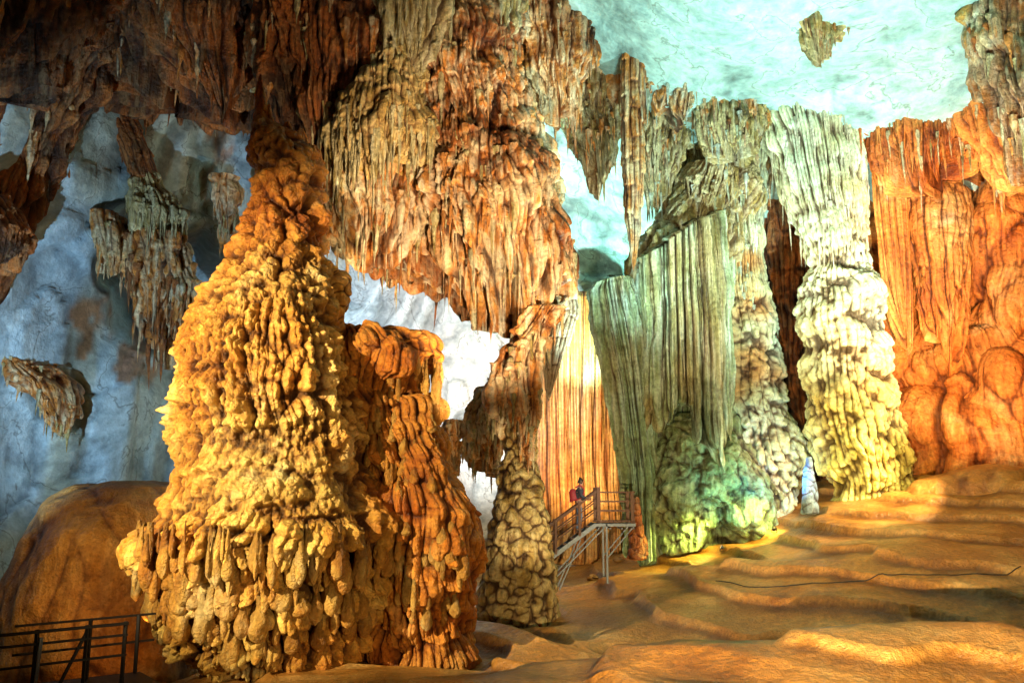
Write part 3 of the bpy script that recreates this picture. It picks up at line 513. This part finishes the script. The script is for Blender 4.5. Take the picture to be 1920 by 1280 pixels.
for y in (y0,y1):
    part('stringer',lambda bm:bar(bm,(SX,y,DZ-.12),(SX-.26*NS,y,DZ-.12-.19*NS),.05,.14),'steel',st)
    part('deck_beam',lambda bm:bar(bm,(SX-.05,y,DZ-.13),(SX+1.3,y,DZ-.13),.06,.1),'steel',st)
    for x in (SX+.1,SX+1.2): part('platform_post',lambda bm:bar(bm,(x,y,DZ-.05),(x,y,DZ+1.08 if x<SX+1 else DZ+.95),.1),'wood',st)
    for i in (2,5,8): part('stair_post',lambda bm:bar(bm,(SX-.26*i,y,DZ-.19*i-.1),(SX-.26*i,y,DZ-.19*i+.98),.07),'wood',st)
    for h in (.92,.62,.32):
        part('platform_rail',lambda bm:bar(bm,(SX+.1,y,DZ+h),(SX+1.3,y,DZ+h),.05,.05),'wood',st)
        part('stair_rail',lambda bm:bar(bm,(SX+.1,y+.001,DZ+h+.06),(SX-.26*NS,y+.001,DZ+h-.19*NS),.05,.07 if h>.9 else .04),'wood',st)
    gz=.3
    part('steel_leg',lambda bm:bar(bm,(SX+.35,y,DZ-.1),(SX+.35,y,gz),.06),'steel',st)
    part('steel_leg',lambda bm:bar(bm,(SX-1.95,y,DZ-1.6),(SX-1.95,y,gz-.6),.06),'steel',st)
    part('steel_brace',lambda bm:bar(bm,(SX-1.9,y+.03,-.1),(SX+.3,y+.03,DZ-.2),.045),'steel',st)
    part('steel_brace',lambda bm:bar(bm,(SX-1.2,y-.03,.1),(SX-.5,y-.03,DZ-.6),.04),'steel',st)
    part('steel_brace',lambda bm:bar(bm,(SX+.35,y-.05,1.1),(SX+1.25,y-.05,DZ-.15),.04),'steel',st)
for i in range(4): part('cross_beam',lambda bm:bar(bm,(SX+.1+.38*i,y0,DZ-.24),(SX+.1+.38*i,y1,DZ-.24),.05),'steel',st)
rl=thing('walkway_railing','dark metal walkway railing in the lower left corner','railing',(-8,16.2,-.3))
def rp(px,Y,z):
    p=at(px,1200,Y); return Vector((p.x,Y,z))
A0=rp(-60,15.2,-.27);A1=rp(238,17,-.27)
part('walkway_deck',lambda bm:bar(bm,A0+Vector((-.3,.7,-.12)),A1+Vector((.2,.7,-.12)),1.4,.08),'darksteel',rl)
zt=1.0
for h in (0,.2,.55): part('rail',lambda bm:bar(bm,A0+Vector((0,0,zt-h)),A1+Vector((0,0,zt-h)),.03 if h else .04),'darksteel',rl)
for h in (0,.5): part('rail',lambda bm:bar(bm,A0+Vector((0,1.4,zt-h)),A1+Vector((-.05,1.4,zt-h)),.03),'darksteel',rl)
for f in (.4,.72,.98): part('railing_post',lambda bm:bar(bm,A0.lerp(A1,f)+Vector((0,0.02,-.1)),A0.lerp(A1,f)+Vector((0,0.02,zt+.03)),.05),'darksteel',rl)
part('railing_post',lambda bm:bar(bm,A0.lerp(A1,.42)+Vector((0,-.05,-.3)),A0.lerp(A1,.44)+Vector((0,-.05,zt-.1)),.05),'steel',rl)
part('brace',lambda bm:bar(bm,A0.lerp(A1,.55)+Vector((0,.04,0)),A0.lerp(A1,.72)+Vector((0,.04,zt-.05)),.04),'darksteel',rl)
for f in (.5,.85): part('railing_post',lambda bm:bar(bm,A0.lerp(A1,f)+Vector((0,1.42,-.1)),A0.lerp(A1,f)+Vector((0,1.42,zt)),.05),'darksteel',rl)
def floor_at(px,py):
    for k in range(400):
        Y=10+k*.07; p=at(px,py,Y)
        if p.z<hz(p.x,p.y)+.02: return Vector((p.x,p.y,hz(p.x,p.y)+.025))
    return Vector((p.x,p.y,hz(p.x,p.y)+.03))
def cable(pts,label,r=.02):
    W=[floor_at(*p) for p in pts]; out=[]
    for a,b in zip(W[:-1],W[1:]):
        n=max(2,int((b-a).length/.1))
        for i in range(n):
            p=a.lerp(b,i/n); x=p.x+.05*math.sin(p.y*3); out.append((x,p.y,hz(x,p.y)+.03))
    out.append(tuple(W[-1])); o=tube('power_cable',out,r,'black'); tag(o,label,'cable')
cable([(420,1276),(540,1245),(640,1205),(720,1185),(800,1140)],'thin black cable lying at the foot of the giant stalagmite',.014)
cable([(1340,1090),(1400,1100),(1500,1096),(1620,1090),(1750,1080),(1915,1070)],'thin black cable looping across the right slope',.015)
def flood(px,py,label,rz):
    p=floor_at(px,py); t=thing('floodlight',label,'floodlight',p); s=.45
    MR=Matrix.Rotation(rz,4,'Z')@Matrix.Rotation(math.radians(115),4,'X')
    def body(bm):
        r=bmesh.ops.create_cone(bm,cap_ends=True,segments=20,radius1=.17*s,radius2=.11*s,depth=.22*s)
        for v in r['verts']: v.co=MR@v.co+p+Vector((0,0,.12))
    part('housing',body,'darksteel',t,0.006)
    def lens(bm):
        r=bmesh.ops.create_cone(bm,cap_ends=True,segments=20,radius1=.145*s,radius2=.145*s,depth=.014)
        for v in r['verts']: v.co=MR@(v.co+Vector((0,0,-.122*s)))+p+Vector((0,0,.12))
    part('lens',lens,'lens',t,0)
    part('bracket',lambda bm:[box(bm,(p.x,p.y,p.z+.01),(.19,.1,.02)),bar(bm,(p.x-.085,p.y,p.z),(p.x-.085,p.y,p.z+.12),.02),bar(bm,(p.x+.085,p.y,p.z),(p.x+.085,p.y,p.z+.12),.02)],'darksteel',t,.003)
    return p
f1=flood(1355,1035,'small floodlight lying on the yellow lit slope below the grey column',1.3)
f2=flood(1713,918,'small floodlight at the foot of the tall white column on its right side',.9)
f3=flood(1452,1000,'small added floodlight in the middle of the slope',-.6)  # added fixture, set where a small lit yellow rock lies
for i,(px,py,s,lb) in enumerate(((1160,1052,.2,'small brown boulder under the right end of the platform'),(1110,1085,.22,'round brown boulder below the platform frame'))):
    p=floor_at(px,py); bm=bmesh.new(); bmesh.ops.create_icosphere(bm,subdivisions=4,radius=1)
    V=np.array([v.co[:] for v in bm.verts],np.float32); d=1+.5*fbm(V*1.1+i*9,3)+.1*fbm(V*5,2)
    for v,k in zip(bm.verts,d): v.co=v.co*float(k)*s; v.co.z*=.6
    me=bpy.data.meshes.new('boulder'); bm.to_mesh(me); bm.free()
    for q in me.polygons:q.use_smooth=True
    ca=me.color_attributes.new('tint','FLOAT_COLOR','POINT'); ca.data.foreach_set('color',np.ones(len(me.vertices)*4,np.float32)*.8)
    o=mobj('boulder',me,M['mound'],None,p+Vector((0,0,s*.2))); tag(o,lb,'boulder')
# ------------------------------------------------------------- person
def skin(name,V,E,R,mat,parent,sub=2,root=0):
    me=bpy.data.meshes.new(name); me.from_pydata(V,E,[]); o=mobj(name,me,M[mat],parent)
    m=o.modifiers.new('Skin','SKIN'); m.use_smooth_shade=True
    if not me.skin_vertices: return o
    for i,r in enumerate(R):
        d=me.skin_vertices[0].data[i]; d.radius=(r,r) if not isinstance(r,tuple) else r; d.use_root=(i==root)
    s=o.modifiers.new('Subsurf','SUBSURF'); s.levels=sub; s.render_levels=sub
    return o
SPX=SX-.39-.1; pz=DZ-.19*2
pe=thing('person','person in dark shirt and blue grey jeans with red backpack standing on the stair','person',(SPX,30.0,pz))
V=[(0,0,.93),(.01,0,1.10),(.02,0,1.28),(.03,0,1.42),(.05,0,1.50),(.075,0,1.58),(.085,0,1.66)]
E=[(0,1),(1,2),(2,3),(3,4),(4,5),(5,6)]; R=[(.12,.15),(.11,.14),(.12,.165),(.10,.15),.052,.085,.075]
def add(pts,rad,frm):
    pv=frm
    for p,r in zip(pts,rad):
        V.append(p);R.append(r);E.append((pv,len(V)-1));pv=len(V)-1
    return pv
for s,k in ((1,0),(-1,1)):
    add([(.0,.1*s,.86),(.05-.06*k,.1*s,.48),(-.02-.05*k,.1*s,.09),(.12-.05*k,.1*s,.05)],[.09,.062,.042,.035],0)
    h=add([(.03,.19*s,1.40),(.06,.24*s,1.14),(.30,.26*s,1.10 if k else 1.06)],[.055,.042,.03],3)
    w=add([(.37,.265*s,1.10 if k else 1.06)],[(.035,.018)],h)
    for f in range(4):
        add([(.42-.006*abs(f-1.5),.265*s+(f-1.5)*.019,1.095 if k else 1.055),(.445-.006*abs(f-1.5),.265*s+(f-1.5)*.021,1.07 if k else 1.03),(.435,.265*s+(f-1.5)*.021,1.045 if k else 1.005)],[.009,.0085,.008],w)
    add([(.37,.265*s-.04*s,1.085 if k else 1.045),(.40,.265*s-.05*s,1.06 if k else 1.02)],[.011,.009],w)
skin('body',V,E,R,'skin',pe)
skin('shirt',[(0,0,.90),(.01,0,1.10),(.02,0,1.28),(.03,0,1.42),(.04,0,1.475),(.03,.19,1.40),(.06,.24,1.15),(.24,.26,1.09),(.03,-.19,1.40),(.06,-.24,1.15),(.24,-.26,1.11)],[(0,1),(1,2),(2,3),(3,4),(3,5),(5,6),(6,7),(3,8),(8,9),(9,10)],[(.14,.17),(.13,.16),(.14,.185),(.12,.17),.07,.075,.06,.045,.075,.06,.045],'shirt',pe)
skin('trousers',[(0,0,.95),(0,0,.88),(.0,.1,.82),(.05,.1,.48),(-.02,.1,.09),(.0,-.1,.82),(-.01,-.1,.48),(-.07,-.1,.09)],[(0,1),(1,2),(2,3),(3,4),(1,5),(5,6),(6,7)],[(.13,.16),(.13,.16),.105,.078,.062,.105,.078,.062],'jeans',pe)
for s,k in ((1,0),(-1,1)): skin('shoe',[(-.05-.05*k,.1*s,.045),(.04-.05*k,.1*s,.05),(.16-.05*k,.1*s,.035)],[(0,1),(1,2)],[.045,.048,.036],'shoe',pe,root=1)
skin('hair',[(.03,0,1.61),(.035,0,1.68),(.075,0,1.735),(.125,0,1.715)],[(0,1),(1,2),(2,3)],[.07,.085,.065,.035],'hair',pe,root=1)
skin('nose',[(.15,0,1.66),(.175,0,1.635)],[(0,1)],[.014,.014],'skin',pe)
for s in (1,-1): skin('ear',[(.075,.085*s,1.66),(.07,.09*s,1.63)],[(0,1)],[.018,.012],'skin',pe)
skin('backpack',[(-.16,0,1.02),(-.2,0,1.15),(-.19,0,1.3),(-.15,0,1.42)],[(0,1),(1,2),(2,3)],[(.1,.15),(.12,.16),(.11,.15),(.08,.11)],'red',pe,root=1)
for s in (1,-1): tube('strap',[(-.12,.1*s,1.45),(.02,.11*s,1.53),(.15,.12*s,1.44),(.16,.12*s,1.28),(.05,.17*s,1.1),(-.1,.14*s,1.05)],.022,'red',pe)
# ------------------------------------------------------------- lights
w=bpy.data.worlds.new('World'); SC.world=w; w.use_nodes=True
bg=w.node_tree.nodes['Background']; bg.inputs['Color'].default_value=(.9,.8,.7,1); bg.inputs['Strength'].default_value=.008
def spot(name,loc,tgt,W,col,ang=70,rad=.25,blend=.6):
    l=bpy.data.lights.new(name,'SPOT'); l.energy=W; l.color=col; l.spot_size=math.radians(ang); l.spot_blend=blend; l.shadow_soft_size=rad
    o=bpy.data.objects.new(name,l); COL.objects.link(o); o.location=loc; o.rotation_euler=(Vector(tgt)-Vector(loc)).to_track_quat('-Z','Y').to_euler(); return o
warm=(1,.74,.40); gold=(1,.82,.48); teal=(.46,1,.88); org=(1,.5,.2)
spot('lamp_stalagmite_key',(-12,8,6.5),at(460,740,18),21000,gold,52,.08)
spot('lamp_stalagmite_side',(3,6,1.5),at(600,850,18),2600,warm,50)
spot('lamp_left_wall',(-13,17,1.5),at(170,480,31),9000,(.52,.8,1),70,.1)
spot('lamp_left_wall',(-8.5,24,1),at(380,360,31),7500,(.80,.94,1),70,.1)
spot('lamp_mid_wall',(-5.5,30,2),at(860,640,40),13500,(.92,.98,1),80)
spot('lamp_hanging_mass',(1.5,15,1.5),at(870,400,27),18500,(1,.77,.48),38,.08)
spot('lamp_hanging_mass',(4,12,2),at(700,220,27),7500,(1,.80,.52),34,.08)
spot('lamp_ceiling',(10,19,3),at(1480,80,30),18500,(.72,1,.92),82,.1)
spot('lamp_ceiling',(4,27,5),at(1130,60,30),4600,(.64,1,.93),90)
spot('lamp_teal_wall',(3,33.5,7),at(1110,400,41),6800,teal,90)
spot('lamp_column_top',(9,22,4),at(1530,330,32),5800,(.78,1,.86),34,.08)
spot('lamp_white_column',f2+Vector((3,-5.5,1.2)),at(1590,640,32),4200,(1,.97,.60),48,.08)
spot('lamp_column_foot',f2+Vector((-2.5,-3,.6)),at(1620,830,32),550,(1,.86,.12),70)
spot('lamp_curtain',(.6,26,3),at(1290,570,33),6000,(.78,1,.88),44,.06)
spot('lamp_curtain_foot',f1+Vector((.5,-1.6,.9)),at(1380,860,33),480,(.40,1,.8),90)
spot('lamp_blue_foot',at(1500,930,30.4)+Vector((-.5,-.7,.6)),at(1470,890,33),320,(.12,.4,1),110)
spot('lamp_slope_yellow',f1+Vector((-.3,.1,1.2)),f1+Vector((-1.2,.3,0)),850,(1,.93,.2),100)
spot('lamp_slope_yellow',f3+Vector((.0,-.3,1.2)),f3+Vector((-.6,.5,0)),700,(1,.9,.2),100)
spot('lamp_orange_wall',(11.5,22,4.5),at(1820,520,34),10500,org,62,.06)
spot('lamp_right_top',(13,18,5),at(1800,230,30),4600,(1,.80,.56),42)
spot('lamp_amber',(1.6,32.5,1.6),at(1100,760,38),2700,(1,.60,.24),85)
spot('lamp_mound',(-9.5,18,2.5),at(150,1000,23),480,(1,.66,.26),85)
spot('lamp_mound',(-7.6,19.3,.3),at(180,1090,22),170,(1,.42,.1),100)
spot('lamp_floor',(1,5,1.0),(8,18.5,.6),18000,(1,.76,.40),70,.05)
spot('lamp_slope',(15,27,6.0),(10,30,2.8),5600,(1,.74,.40),66,.06)
spot('lamp_small_stalagmite',(2.5,21,1),at(965,930,26),1600,(1,.88,.58),42,.08)
spot('lamp_person',(3.5,26.5,4.5),at(1090,950,30),220,(1,.9,.8),40)
print('done',time.time()-T0)
